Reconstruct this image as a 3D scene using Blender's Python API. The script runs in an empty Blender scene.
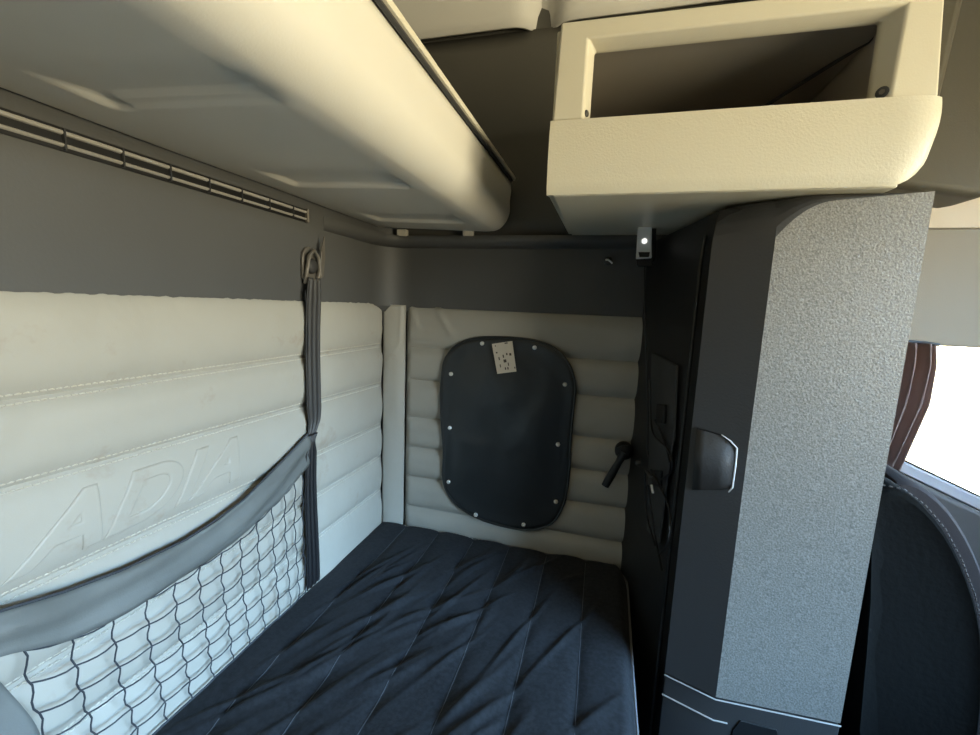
import bpy, bmesh, math, random
from mathutils import Vector, Matrix, noise
random.seed(5)
C = bpy.context.scene.collection
R = math.radians
# ------------------------------------------------------------ camera (metres, camera is the origin, floor at -1.35)
F = 430.0
yaw, pitch, roll = R(15.0), R(8.1), R(2.35)
fw = Vector((-math.sin(yaw)*math.cos(pitch), math.cos(yaw)*math.cos(pitch), -math.sin(pitch)))
r0 = Vector((math.cos(yaw), math.sin(yaw), 0)); u0 = r0.cross(fw)
rt = math.cos(roll)*r0 + math.sin(roll)*u0
up = -math.sin(roll)*r0 + math.cos(roll)*u0
cam = bpy.data.cameras.new('camera'); cam.sensor_width = 36; cam.lens = 36*F/980; cam.clip_start = .02
co = bpy.data.objects.new('camera', cam); C.objects.link(co)
co.matrix_world = Matrix(((rt.x, up.x, -fw.x, 0), (rt.y, up.y, -fw.y, 0), (rt.z, up.z, -fw.z, 0), (0, 0, 0, 1)))
bpy.context.scene.camera = co

def at(px, py, ax, val):
    """survey helper: point where a sight line meets the plane axis=val"""
    d = fw + rt*((px-490)/F) - up*((py-367.5)/F)
    return d*(val/d[ax])
def at_plane(px, py, p0, n):
    d = fw + rt*((px-490)/F) - up*((py-367.5)/F)
    return d*(p0.dot(n)/d.dot(n))

# ------------------------------------------------------------ materials
def mat(name, col, rough=.6, spec=.5, metal=0, bump=0, bscale=60, bdist=.002, var=0, vscale=4, fine=0, fscale=400, sheen=0, coat=0, speck=0, sscale=300, dirt=None):
    m = bpy.data.materials.new(name); m.use_nodes = True
    nt = m.node_tree; b = nt.nodes['Principled BSDF']
    b.inputs['Base Color'].default_value = (*col, 1); b.inputs['Roughness'].default_value = rough
    b.inputs['Specular IOR Level'].default_value = spec; b.inputs['Metallic'].default_value = metal
    if sheen: b.inputs['Sheen Weight'].default_value = sheen
    if coat: b.inputs['Coat Weight'].default_value = coat
    tc = nt.nodes.new('ShaderNodeTexCoord')
    def noise_n(sc, det=3, w=.5):
        n = nt.nodes.new('ShaderNodeTexNoise'); n.inputs['Scale'].default_value = sc; n.inputs['Detail'].default_value = det
        n.inputs['Roughness'].default_value = w
        nt.links.new(tc.outputs['Object'], n.inputs['Vector']); return n
    colsock = None
    if var:
        n = noise_n(vscale, 4)
        mx = nt.nodes.new('ShaderNodeMix'); mx.data_type = 'RGBA'
        mx.inputs[6].default_value = (*[c*(1-var) for c in col], 1); mx.inputs[7].default_value = (*[min(1, c*(1+var)) for c in col], 1)
        nt.links.new(n.outputs['Fac'], mx.inputs[0]); colsock = mx.outputs[2]
    if speck:
        n = noise_n(sscale, 2, .6)
        rp = nt.nodes.new('ShaderNodeValToRGB'); rp.color_ramp.elements[0].position = .36; rp.color_ramp.elements[1].position = .64
        nt.links.new(n.outputs['Fac'], rp.inputs[0])
        mx = nt.nodes.new('ShaderNodeMix'); mx.data_type = 'RGBA'
        mx.inputs[6].default_value = (*[c*(1-speck) for c in col], 1); mx.inputs[7].default_value = (*[min(1, c*(1+speck)) for c in col], 1)
        nt.links.new(rp.outputs[0], mx.inputs[0]); colsock = mx.outputs[2]
    if dirt:
        dc, lo, hi, dsc = dirt
        n = noise_n(dsc, 5, .65)
        rp = nt.nodes.new('ShaderNodeValToRGB'); rp.color_ramp.elements[0].position = lo; rp.color_ramp.elements[1].position = hi
        nt.links.new(n.outputs['Fac'], rp.inputs[0])
        mx = nt.nodes.new('ShaderNodeMix'); mx.data_type = 'RGBA'
        if colsock: nt.links.new(colsock, mx.inputs[6])
        else: mx.inputs[6].default_value = (*col, 1)
        mx.inputs[7].default_value = (*dc, 1)
        nt.links.new(rp.outputs[0], mx.inputs[0]); colsock = mx.outputs[2]
    if colsock: nt.links.new(colsock, b.inputs['Base Color'])
    prev = None
    for amt, sc, dist in ((bump, bscale, bdist), (fine, fscale, .0006)):
        if amt:
            n = noise_n(sc, 2)
            bp = nt.nodes.new('ShaderNodeBump'); bp.inputs['Strength'].default_value = amt; bp.inputs['Distance'].default_value = dist
            nt.links.new(n.outputs['Fac'], bp.inputs['Height'])
            if prev: nt.links.new(prev, bp.inputs['Normal'])
            prev = bp.outputs['Normal']
    if prev: nt.links.new(prev, b.inputs['Normal'])
    return m
def emis(name, col, s):
    m = bpy.data.materials.new(name); m.use_nodes = True; nt = m.node_tree
    b = nt.nodes['Principled BSDF']; b.inputs['Base Color'].default_value = (*col, 1)
    b.inputs['Emission Color'].default_value = (*col, 1); b.inputs['Emission Strength'].default_value = s
    return m
M = {}
M['vinyl'] = mat('grey_vinyl', (0.368, 0.348, 0.296), .5, .4, bump=.35, bscale=18, bdist=.006, var=.06, vscale=6, fine=.25, fscale=500, dirt=((.30, .25, .19), .62, .80, 9))
M['vinyl_side'] = mat('grey_vinyl_side', (0.344, 0.324, 0.276), .5, .4, bump=.5, bscale=14, bdist=.008, var=.06, vscale=6, fine=.25, fscale=500)
M['stitch'] = mat('stitch_thread', (0.512, 0.472, 0.392), .7)
M['stitch_dark'] = mat('seam_groove', (0.160, 0.144, 0.124), .8)
M['beige'] = mat('beige_plastic', (0.560, 0.520, 0.408), .42, .45, fine=.3, fscale=350, var=.05, vscale=3)
M['beige_ovh'] = mat('overhead_beige_plastic', (.58, .55, .475), .45, .45, fine=.2, fscale=350, var=.07, vscale=4)
M['beige_dark'] = mat('tan_plastic', (0.0800, 0.0720, 0.0512), .5, .4, fine=.3, fscale=300, var=.06)
M['beige_dot'] = mat('dimpled_beige_plastic', (0.560, 0.520, 0.408), .45, .45, fine=.8, fscale=260)
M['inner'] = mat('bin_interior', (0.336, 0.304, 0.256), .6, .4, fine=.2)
M['headliner'] = mat('grey_headliner', (.60, .58, .53), .9, .1, bump=.2, bscale=200, var=.04)
M['dark_wall'] = mat('charcoal_panel', (.070, .070, .068), .55, .4, var=.12, vscale=5, fine=.25, fscale=250)
M['niche'] = mat('brown_grey_panel', (.082, .078, .066), .6, .35, var=.12, vscale=4, fine=.2)
M['dark_trim'] = mat('dark_trim', (0.0280, 0.0288, 0.0304), .45, .5, fine=.2)
M['black'] = mat('black_plastic', (.006, .0062, .0065), .5, .4, fine=.3, fscale=300)
M['grain'] = mat('grained_grey_plastic', (.155, .148, .13), .42, .55, bump=.6, bscale=300, bdist=.0012, speck=.3, sscale=330)
M['smooth_shaded_grey'] = mat('smooth_shade_darkened_grey_plastic', (.037, .0365, .036), .5, .4, bump=.4, bscale=240, bdist=.001)  # narrow wardrobe facet's shade is partly put into this dark colour
M['side_black'] = mat('black_side_panel', (.009, .0095, .010), .5, .4, fine=.3)
M['fabric'] = mat('black_mattress_fabric', (.0125, .0135, .0155), .8, .2, bump=.5, bscale=45, bdist=.003, fine=.8, fscale=700, sheen=.05, speck=.3, sscale=120)
M['piping'] = mat('grey_piping', (0.136, 0.140, 0.144), .6)
M['cover'] = mat('black_vinyl_cover', (.020, .022, .022), .34, .5, bump=.5, bscale=9, bdist=.012, fine=.3)
M['steel'] = mat('steel', (.7, .69, .66), .3, .6, .25)
M['chrome'] = mat('chrome', (0.680, 0.680, 0.680), .15, .5, 1)
M['paper'] = mat('cream_paper', (0.576, 0.504, 0.400), .8, .2, var=.06, vscale=60)
M['ink'] = mat('ink', (0.0800, 0.0600, 0.0480), .8)
M['band_dark'] = mat('seam_thread_grey', (.06, .063, .068), .7)
M['net'] = mat('net_cord', (0.0280, 0.0320, 0.0384), .7)
M['band'] = mat('grey_elastic_band', (.125, .13, .12), .55, .45, bump=.5, bscale=14, bdist=.006, var=.4, vscale=9, fine=.4, fscale=500)
M['strap'] = mat('dark_grey_webbing', (.032, .031, .030), .55, .4, fine=.6, fscale=500)
M['strap_black'] = mat('black_webbing', (.006, .006, .007), .5, .4, fine=.6, fscale=500, bump=.5, bscale=30)
M['bronze'] = mat('bronze_grey_metal', (0.160, 0.144, 0.120), .45, .5, .5)
M['rail'] = mat('satin_aluminium', (.42, .40, .36), .35, .5, .15)
M['silver'] = mat('silver_plastic', (.85, .86, .87), .3, .6, .3)
M['led'] = emis('lit_lens', (1, .98, .92), .5)
M['seat'] = mat('black_seat_fabric', (.0045, .0045, .004), .9, .08, bump=.5, bscale=90, bdist=.002)
M['seat_rim'] = mat('grey_seat_bolster', (.042, .036, .036), .95, .08, fine=.5)
M['curtain'] = mat('dusky_pink_curtain', (.27, .205, .19), .85, .1, fine=.4)
M['door'] = mat('door_panel_greybrown', (.085, .075, .07), .6, .3, fine=.3)
M['sill'] = mat('pale_window_sill', (0.416, 0.400, 0.416), .4, .5)
M['wall_beige'] = mat('warm_beige_trim', (.74, .64, .50), .55, .3, fine=.2)
M['wall_grey'] = mat('grey_beige_panel', (.30, .27, .22), .6, .3, fine=.3, var=.05)
M['dash'] = mat('dashboard_grey', (0.112, 0.100, 0.0800), .6, .3, fine=.3)
M['far_wall'] = mat('dark_cab_lining', (0.0560, 0.0544, 0.0480), .8, .2, fine=.3)  # unseen walls, kept dark to cut bounced light
M['floor'] = mat('floor_mat', (0.0240, 0.0240, 0.0256), .8, .2, bump=.4, bscale=80)
def glass():
    m = bpy.data.materials.new('window_glass'); m.use_nodes = True; nt = m.node_tree
    for n in list(nt.nodes): nt.nodes.remove(n)
    o = nt.nodes.new('ShaderNodeOutputMaterial'); mx = nt.nodes.new('ShaderNodeMixShader'); t = nt.nodes.new('ShaderNodeBsdfTransparent')
    g = nt.nodes.new('ShaderNodeBsdfGlossy'); g.inputs['Roughness'].default_value = .02
    fr = nt.nodes.new('ShaderNodeFresnel'); fr.inputs[0].default_value = 1.3
    t.inputs[0].default_value = (.93, .96, .97, 1)
    nt.links.new(fr.outputs[0], mx.inputs[0]); nt.links.new(t.outputs[0], mx.inputs[1]); nt.links.new(g.outputs[0], mx.inputs[2]); nt.links.new(mx.outputs[0], o.inputs[0])
    return m
M['glass'] = glass()
nt = M['curtain'].node_tree; tl = nt.nodes.new('ShaderNodeBsdfTranslucent'); tl.inputs[0].default_value = (.38, .27, .24, 1); mxs = nt.nodes.new('ShaderNodeMixShader'); mxs.inputs[0].default_value = .22
nt.links.new(nt.nodes['Principled BSDF'].outputs[0], mxs.inputs[1]); nt.links.new(tl.outputs[0], mxs.inputs[2]); nt.links.new(mxs.outputs[0], nt.nodes['Material Output'].inputs[0])

# ------------------------------------------------------------ mesh helpers
def obj(name, bm, m, parent=None, bevel=0, seg=3, sharp=38, solid=0, sub=0, recalc=True, out=None):
    if recalc: bmesh.ops.recalc_face_normals(bm, faces=bm.faces)
    if out:   # an open sheet: its visible side faces 'out'
        bm.normal_update()
        if sum((f.normal*f.calc_area() for f in bm.faces), Vector()).dot(Vector(out)) < 0: bmesh.ops.reverse_faces(bm, faces=bm.faces)
    me = bpy.data.meshes.new(name); bm.to_mesh(me); bm.free()
    for mm in (m if isinstance(m, (list, tuple)) else [m]): me.materials.append(mm)
    me.shade_smooth(); me.set_sharp_from_angle(angle=R(sharp))
    o = bpy.data.objects.new(name, me); C.objects.link(o)
    if parent: o.parent = parent
    if solid:
        s = o.modifiers.new('solid', 'SOLIDIFY'); s.thickness = solid; s.offset = -1
    if bevel:
        b = o.modifiers.new('bevel', 'BEVEL'); b.width = bevel; b.segments = seg; b.limit_method = 'ANGLE'; b.angle_limit = R(30); b.harden_normals = True
    if sub:
        s = o.modifiers.new('sub', 'SUBSURF'); s.levels = sub; s.render_levels = sub
    return o
def thing(name, label, cat, group=None, loc=(0, 0, 0)):
    o = bpy.data.objects.new(name, None); C.objects.link(o); o.location = loc; o.empty_display_size = .05
    o['label'] = label; o['category'] = cat
    if group: o['group'] = group
    return o
def tag(o, label, cat, group=None):
    o['label'] = label; o['category'] = cat
    if group: o['group'] = group
    return o
def struct(o): o['kind'] = 'structure'; return o
def box(bm, x0, x1, y0, y1, z0, z1):
    v = [bm.verts.new((x, y, z)) for x in (x0, x1) for y in (y0, y1) for z in (z0, z1)]
    for f in ((0, 1, 3, 2), (4, 6, 7, 5), (0, 4, 5, 1), (2, 3, 7, 6), (0, 2, 6, 4), (1, 5, 7, 3)): bm.faces.new([v[i] for i in f])
def prism(bm, pts, off):
    off = Vector(off); a = [bm.verts.new(Vector(p)) for p in pts]; b = [bm.verts.new(Vector(p)+off) for p in pts]
    n = len(pts); bm.faces.new(a); bm.faces.new(b[::-1])
    for i in range(n): bm.faces.new((a[i], b[i], b[(i+1) % n], a[(i+1) % n]))
def tube(bm, pts, r, n=8, cap=True):
    pts = [Vector(p) for p in pts]; rings = []
    rr = r if isinstance(r, (list, tuple)) else [r]*len(pts)
    ref = None
    for i, p in enumerate(pts):
        t = (pts[min(i+1, len(pts)-1)]-pts[max(i-1, 0)]).normalized()
        if ref is None: ref = t.cross(Vector((0, 0, 1)) if abs(t.z) < .9 else Vector((1, 0, 0))).normalized()
        a = (ref - t*ref.dot(t)).normalized(); ref = a; b = t.cross(a)
        rings.append([bm.verts.new(p+(a*math.cos(k*2*math.pi/n)+b*math.sin(k*2*math.pi/n))*rr[i]) for k in range(n)])
    for q, w in zip(rings, rings[1:]):
        for k in range(n): bm.faces.new((q[k], q[(k+1) % n], w[(k+1) % n], w[k]))
    if cap: bm.faces.new(rings[0][::-1]); bm.faces.new(rings[-1])
def grid(bm, fn, nu, nv, flip=False):
    g = [[bm.verts.new(fn(i/nu, j/nv)) for j in range(nv+1)] for i in range(nu+1)]
    for i in range(nu):
        for j in range(nv):
            q = (g[i][j], g[i+1][j], g[i+1][j+1], g[i][j+1]); bm.faces.new(q[::-1] if flip else q)
    return g
def loft(bm, rings, cap=True):
    R_ = [[bm.verts.new(p) for p in r] for r in rings]; n = len(R_[0])
    for q, w in zip(R_, R_[1:]):
        for k in range(n): bm.faces.new((q[k], q[(k+1) % n], w[(k+1) % n], w[k]))
    if cap: bm.faces.new(R_[0][::-1]); bm.faces.new(R_[-1])
def disc(bm, c, n, r, h, seg=16, dome=0):
    """low cylinder/dome on a surface: centre c, normal n"""
    c = Vector(c); n = Vector(n).normalized(); a = n.orthogonal().normalized(); b = n.cross(a)
    prof = [(r, 0), (r, h*.5), (r*.8, h*.85), (r*.45, h)] if dome else [(r, 0), (r, h)]
    rings = [[c+n*hh+(a*math.cos(t)+b*math.sin(t))*q for t in [k*2*math.pi/seg for k in range(seg)]] for q, hh in prof]
    loft(bm, rings)
def ss(a, b, x):
    t = max(0, min(1, (x-a)/(b-a))); return t*t*(3-2*t)
def lerp(a, b, t): return a+(b-a)*t
def interp(tab, x):
    if x <= tab[0][0]: return tab[0][1]
    for (a, p), (b, q) in zip(tab, tab[1:]):
        if x <= b: return p+(q-p)*(x-a)/(b-a)
    return tab[-1][1]
N = lambda x, y, z=0: noise.noise(Vector((x, y, z)))

XW = -.721; YW = 1.30; FL = -1.35; CE = 1.0
# ------------------------------------------------------------ the shell
bm = bmesh.new(); box(bm, XW-.06, XW, -1.2, 1.36, FL, CE); struct(obj('wall_rear', bm, M['dark_wall']))
bm = bmesh.new()
zs = lambda x: -.34-(x-.746)*.43
for pl in ([(-.75, FL), (.70, FL), (.70, CE), (-.75, CE)], [(.70, -.05), (1.80, -.05), (1.80, CE), (.70, CE)],
           [(.70, FL), (1.80, FL), (1.80, zs(1.8)), (.70, zs(.70))], [(1.45, zs(1.45)), (1.80, zs(1.8)), (1.80, -.05), (1.45, -.05)]):
    prism(bm, [(x, YW, z) for x, z in pl], (0, .06, 0))
struct(obj('wall_passenger_side', bm, M['niche']))
bm = bmesh.new(); box(bm, XW-.06, 1.86, -1.26, 1.36, FL-.06, FL); struct(obj('floor', bm, M['floor']))
bm = bmesh.new(); box(bm, XW-.06, 1.86, -1.26, 1.36, CE, CE+.06); struct(obj('ceiling', bm, M['headliner']))
# unseen driver side wall, closed without a window to cut fill light
bm = bmesh.new()

box(bm, -.75, 1.80, -1.26, -1.20, FL, CE)
struct(obj('wall_driver_side', bm, M['far_wall']))
# unseen front wall; windscreen opening placed to shape the daylight
bm = bmesh.new()
for (y0, y1, z0, z1) in ((-1.2, 1.3, FL, -.42), (-1.2, 1.3, .58, CE), (-1.2, -1.0, -.42, .58), (.70, 1.3, -.42, .58)): box(bm, 1.80, 1.86, y0, y1, z0, z1)
struct(obj('wall_front', bm, M['far_wall']))
bm = bmesh.new(); box(bm, 1.825, 1.831, -1.0, .70, -.42, .58); struct(obj('window_2', bm, M['glass']))
bm = bmesh.new(); prism(bm, [(.70, YW+.028, zs(.70)), (1.45, YW+.028, zs(1.45)), (1.45, YW+.028, -.05), (.70, YW+.028, -.05)], (0, .005, 0)); struct(obj('window_1', bm, M['glass']))
# unseen dash under the windscreen, added to bounce warm light upward
bm = bmesh.new(); prism(bm, [(1.25, -1.19, FL), (1.795, -1.19, FL), (1.795, -1.19, -.44), (1.30, -1.19, -.50), (1.22, -1.19, -.60)], (0, 2.48, 0))
o = obj('bounce_dashboard', bm, M['dash'], bevel=.02); tag(o, 'unseen dark grey dash added below the windscreen to bounce light', 'bounce_dashboard')

# upper charcoal band running along the rear wall and round the corner onto the side wall
def lpath(n=10, r=.11, x=XW, y=YW, ex=.30, sy=-1.19, inset=0):
    pts = [Vector((x+inset, sy, 0)), Vector((x+inset, y-r, 0))]
    for k in range(1, n+1):
        t = math.pi/2*k/n; pts.append(Vector((x+r-(r-inset)*math.cos(t), y-r+(r-inset)*math.sin(t), 0)))
    pts.append(Vector((ex, y-inset, 0))); return pts
def sweep_path(profile, ex=.30, r=.11, sy=-1.19):
    """profile: closed list of (distance from wall, z)"""
    bm = bmesh.new(); cols = [lpath(inset=d, ex=ex, r=r, sy=sy) for d, z in profile]
    if sy > 0:
        for c, (d, z) in zip(cols, profile): c[0].x = XW+min(d, .013)
    loft(bm, [[cols[k][i]+Vector((0, 0, profile[k][1])) for k in range(len(profile))] for i in range(len(cols[0]))]); return bm
struct(obj('trim_1', sweep_path([(.001, -.03), (.012, -.012), (.012, .234), (.001, .234)]), M['dark_wall'], sharp=30))
# slim shelf lip above that band
struct(obj('trim_2', sweep_path([(.002, .172), (.012, .172), (.042, .186), (.046, .196), (.042, .206), (.002, .212)], sy=.97), M['dark_wall'], sharp=50))
# grey-brown upper side wall panel with a soft rounded top
bm = bmesh.new()
def niche(u, v):
    x = lerp(-.715, .66, u); z = lerp(.212, .768, v)
    y = 1.284+.012*ss(.9, 1, v)
    return (x, y, z)
grid(bm, niche, 60, 12); struct(obj('trim_3', bm, M['niche'], solid=.01, out=(0, -1, 0)))
bm = bmesh.new()
def upperliner(u, v):
    x = lerp(-.715, 1.75, u); t = v*math.pi/2
    y = 1.268-.22*(1-math.cos(t)); z = .765+.225*math.sin(t)
    y += .045*math.exp(-((x+.235)/.04)**2)*(1-.5*v)
    return (x, y, z)
grid(bm, upperliner, 120, 10); struct(obj('trim_4', bm, M['headliner'], solid=.008, out=(0, -1, 0)))

# ------------------------------------------------------------ quilted panels
S_REAR = [(0, 0), (-.140, -.140), (-.250, -.268), (-.390, -.408), (-.512, -.517), (-.632, -.635), (-.80, -.80)]
Y0, Y1 = -1.15, 1.268
def seam_z(k, y): return lerp(S_REAR[k][0], S_REAR[k][1], max(0, min(1, (y-.33)/.94)))
def puff(t): return (1-abs(2*t-1)**3.2)
rear = thing('quilted_wall_panel', 'grey padded vinyl rear wall panel with horizontal stitched channels and raised letters', 'wall panel', loc=(XW, .4, -.8))
def P(o): return o
def rearfn(y, z):
    k = 0
    while k < 5 and z < seam_z(k+1, y): k += 1
    a, b = seam_z(k, y), seam_z(k+1, y); t = (a-z)/(a-b)
    x = XW+.008+.017*puff(t)*(1-.8*ss(1.245, 1.268, y))+.0035*N(y*5, z*7)*puff(t)+.0018*N(y*16, z*20, 3)*puff(t)+.0022*N(y*75, k*9.1+(t > .5)*3)*math.exp(-min(t, 1-t)/.10)
    return x
def rear_z(v, y):
    s = v*6; k = min(5, int(s)); return lerp(seam_z(k, y), seam_z(k+1, y), s-k)
bm = bmesh.new()
def rf(u, v):
    y = lerp(Y0, Y1, u); z = rear_z(v, y); return (rearfn(y, z-1e-5), y, z)
grid(bm, rf, 420, 96)
def child_of(o, root):
    o.parent = root; o.matrix_parent_inverse = Matrix.Translation(-root.location); return o
child_of(obj('padding', bm, M['vinyl'], solid=.006, sharp=60, out=(1, 0, 0)), rear)
for k in range(1, 6):
    bm = bmesh.new(); y = .20
    while y < 1.255:
        z = seam_z(k, y)
        for dz in (.0065, -.0055):
            xx = rearfn(y+.003, z+dz)
            tube(bm, [(xx-.0005, y, z+dz), (xx+.0014, y+.003, z+dz+.0008), (xx-.0005, y+.006, z+dz)], .0013, 5)
        y += .0085
    child_of(obj('stitching', bm, M['stitch']), rear)
# embossed letters
cu = bpy.data.curves.new('letters', 'FONT'); cu.body = 'ADIA'; cu.size = 1; cu.shear = .45; cu.extrude = .004; cu.bevel_depth = .030; cu.bevel_resolution = 3; cu.offset = .012; cu.space_character = 1.08
to = bpy.data.objects.new('letters', cu); C.objects.link(to)
dg = bpy.context.evaluated_depsgraph_get(); me = bpy.data.meshes.new_from_object(to.evaluated_get(dg)); bpy.data.objects.remove(to)
xs = [v.co.x for v in me.vertices]; ys = [v.co.y for v in me.vertices]
x0, x1, y0, y1 = min(xs), max(xs), min(ys), max(ys)
lb = bmesh.new(); lb.from_mesh(me); bmesh.ops.triangulate(lb, faces=lb.faces)
for _ in range(6):
    le = [e for e in lb.edges if e.calc_length() > .07]
    if not le: break
    bmesh.ops.subdivide_edges(lb, edges=le, cuts=1); bmesh.ops.triangulate(lb, faces=[f for f in lb.faces if len(f.verts) > 3])
lb.to_mesh(me); lb.free()
for v in me.vertices:
    yy = lerp(.315, .675, (v.co.x-x0)/(x1-x0)); zz = lerp(-.368, -.278, (v.co.y-y0)/(y1-y0))
    v.co = Vector((rearfn(yy, zz)-.0004+v.co.z*.085, yy, zz))
me.materials.clear(); me.materials.append(M['vinyl']); me.shade_smooth()
lo = bpy.data.objects.new('raised_lettering', me); C.objects.link(lo); child_of(lo, rear); lo['label'] = 'raised letters ADIA pressed into the vinyl'

S_SIDE = [-.01, -.142, -.250, -.377, -.481, -.586, -.695, -.80]
side = thing('quilted_wall_panel', 'grey padded vinyl end wall panel at the foot of the bunk, behind the black cover', 'wall panel', loc=(-.3, YW, -.8))
def sidefn(x, z):
    k = 0
    while k < 6 and z < S_SIDE[k+1]: k += 1
    a, b = S_SIDE[k], S_SIDE[k+1]; t = (a-z)/(a-b)
    wr = .006*math.exp(-((x+.50+(z+.05)*.6)/.012)**2)*ss(-.14, -.03, z) + .004*math.exp(-((x+.60+(z+.05)*.4)/.010)**2)*ss(-.12, -.03, z)
    return YW-.008-.018*puff(t)*ss(-.636, -.61, x)-.003*N(x*6, z*8, 5)*puff(t)-wr
bm = bmesh.new()
def sf(u, v):
    x = lerp(-.632, .12, u); s = v*7; k = min(6, int(s)); z = lerp(S_SIDE[k], S_SIDE[k+1], s-k); return (x, sidefn(x, z-1e-5), z)
grid(bm, sf, 130, 112, True); child_of(obj('padding', bm, M['vinyl_side'], sharp=60, solid=.006, out=(0, -1, 0)), side)
for k in range(1, 7):
    bm = bmesh.new(); x = -.622
    while x < .09:
        y = sidefn(x+.003, S_SIDE[k]+.004); z = S_SIDE[k]
        tube(bm, [(x, y, z+.003), (x+.003, y-.001, z+.004), (x+.006, y, z+.003)], .0009, 5); x += .0085
    child_of(obj('stitching', bm, M['vinyl']), side)
# corner pad
bm = bmesh.new()
def cp(u, v):
    z = lerp(-.008, -.80, v); x = lerp(-.703, -.634, u)
    y = lerp(1.262, 1.286, u) - .010*math.sin(math.pi*u)**.6 - .004*math.exp(-((u-.25-.6*ss(-.2, -.12, z))/.12)**2)*ss(-.22, -.10, z) - .002*N(x*30, z*9)
    return (x, y, z)
grid(bm, cp, 20, 90, True); tag(obj('corner_pad', bm, M['vinyl'], solid=.006, sharp=60, out=(0, -1, 0)), 'narrow vertical grey vinyl pad filling the corner between the two padded walls', 'wall panel')

# ------------------------------------------------------------ bunk: base and mattress
MZ = -.750
bm = bmesh.new(); box(bm, XW+.03, .085, -1.15, 1.27, FL, -.925)
tag(obj('bunk_base', bm, M['black'], bevel=.01), 'black bunk platform box under the mattress', 'bed base')
mt = thing('mattress', 'black fabric bunk mattress with long parallel seams and wrinkles', 'mattress', loc=(-.3, .3, -.92))
MX0, MX1, MY0, MY1 = -.712, .108, -1.1, 1.274
SE = [-.615, -.492, -.368, -.245, -.122, .0]
wr = []
for k in range(60):
    y = random.uniform(.45, 1.15); x = min(random.uniform(-.62, .02), random.uniform(-.62, .02)+.12); wr.append((x, y, R(random.gauss(59, 8)), random.uniform(.05, .16), random.uniform(.006, .011), random.uniform(.003, .0085)))
def seamx(k, y): return SE[k]+(.02*(k-2.5)/5)*ss(.5, 1.3, y)*-1
def mtop(x, y):
    z = MZ
    xs_ = [MX0]+[seamx(k, y) for k in range(6)]+[MX1]
    for a, b in zip(xs_, xs_[1:]):
        if a <= x <= b: z += .007*puff((x-a)/(b-a))-.004; break
    z += .008*N(x*3, y*2.4)+.0035*N(x*11, y*7, 2)
    if y > .2:
        for (wx, wy, a, L, w, h) in wr:
            dx, dy = x-wx, y-wy; al = dx*math.cos(a)+dy*math.sin(a); ac = -dx*math.sin(a)+dy*math.cos(a)
            if abs(al) < 2.5*L and abs(ac) < 3*w: z += h*math.exp(-(al/L)**2-(ac/w)**2)
    e = min(MX1-x, MY1-y)
    z -= .016*(1-ss(0, .03, e))**2+.004*(1-ss(0, .02, x-MX0))
    return z
def mxy(u, v):
    x = lerp(MX0, MX1, u); y = lerp(MY0, MY1, v); rc = .09   # rounded far right corner
    if x > MX1-rc:
        ymax = MY1-rc+math.sqrt(max(0, rc*rc-(x-(MX1-rc))**2))
        y = lerp(MY0, ymax, v)
    if x < MX0+.05: y = lerp(MY0, MY1-.05+math.sqrt(max(0, .0025-(MX0+.05-x)**2)), v)
    return x, y
bm = bmesh.new(); NU, NV = 190, 340
vv = lambda t: 1-(1-t)**1.0
def spread(t):  # more rows in the visible part
    return t*.5/.35 if t < .35*0 else t
g = [[None]*(NV+1) for _ in range(NU+1)]
for i in range(NU+1):
    for j in range(NV+1):
        v = j/NV; v = v*.52/.15 if v < .15 else lerp(.52, 1, (v-.15)/.85)
        x, y = mxy(i/NU, v); g[i][j] = bm.verts.new((x, y, mtop(x, y)))
for i in range(NU):
    for j in range(NV): bm.faces.new((g[i][j], g[i+1][j], g[i+1][j+1], g[i][j+1]))
rim = [g[i][0] for i in range(NU+1)]+[g[NU][j] for j in range(1, NV+1)]+[g[i][NV] for i in range(NU-1, -1, -1)]+[g[0][j] for j in range(NV-1, 0, -1)]
low = [bm.verts.new((v.co.x, v.co.y, -.922)) for v in rim]
for k in range(len(rim)): q = (k+1) % len(rim); bm.faces.new((rim[k], low[k], low[q], rim[q]))
bm.faces.new(low[::-1])
child_of(obj('cover', bm, M['fabric'], sharp=70), mt)
for k in range(6):
    bm = bmesh.new(); pts = [(seamx(k, y), y, mtop(seamx(k, y), y)+.0006) for y in [-.9+2.14*t/120 for t in range(121)]]
    tube(bm, pts, .0008, 5); child_of(obj('seam', bm, M['band_dark']), mt)
bm = bmesh.new(); pts = []
for i in range(170): y = -1.0+2.17*i/169; pts.append((MX1+.002, y, mtop(MX1, y)-.002))
for k in range(1, 10): t = math.pi/2*k/9; pts.append((MX1-.09+.092*math.cos(t), MY1-.09+.092*math.sin(t), MZ-.014))
for x in (-.1, -.3, -.5, -.64): pts.append((x, MY1+.002, mtop(x, MY1)-.002))
tube(bm, pts, .0032, 8); child_of(obj('piping', bm, M['piping']), mt)
bm = bmesh.new(); x = -.63
while x < -.30:
    tube(bm, [(x, MY1-.012, mtop(x, MY1-.012)+.001), (x+.006, MY1-.012, mtop(x+.006, MY1-.012)+.001)], .001, 5); x += .011
child_of(obj('edge_stitching', bm, M['stitch']), mt)

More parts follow.
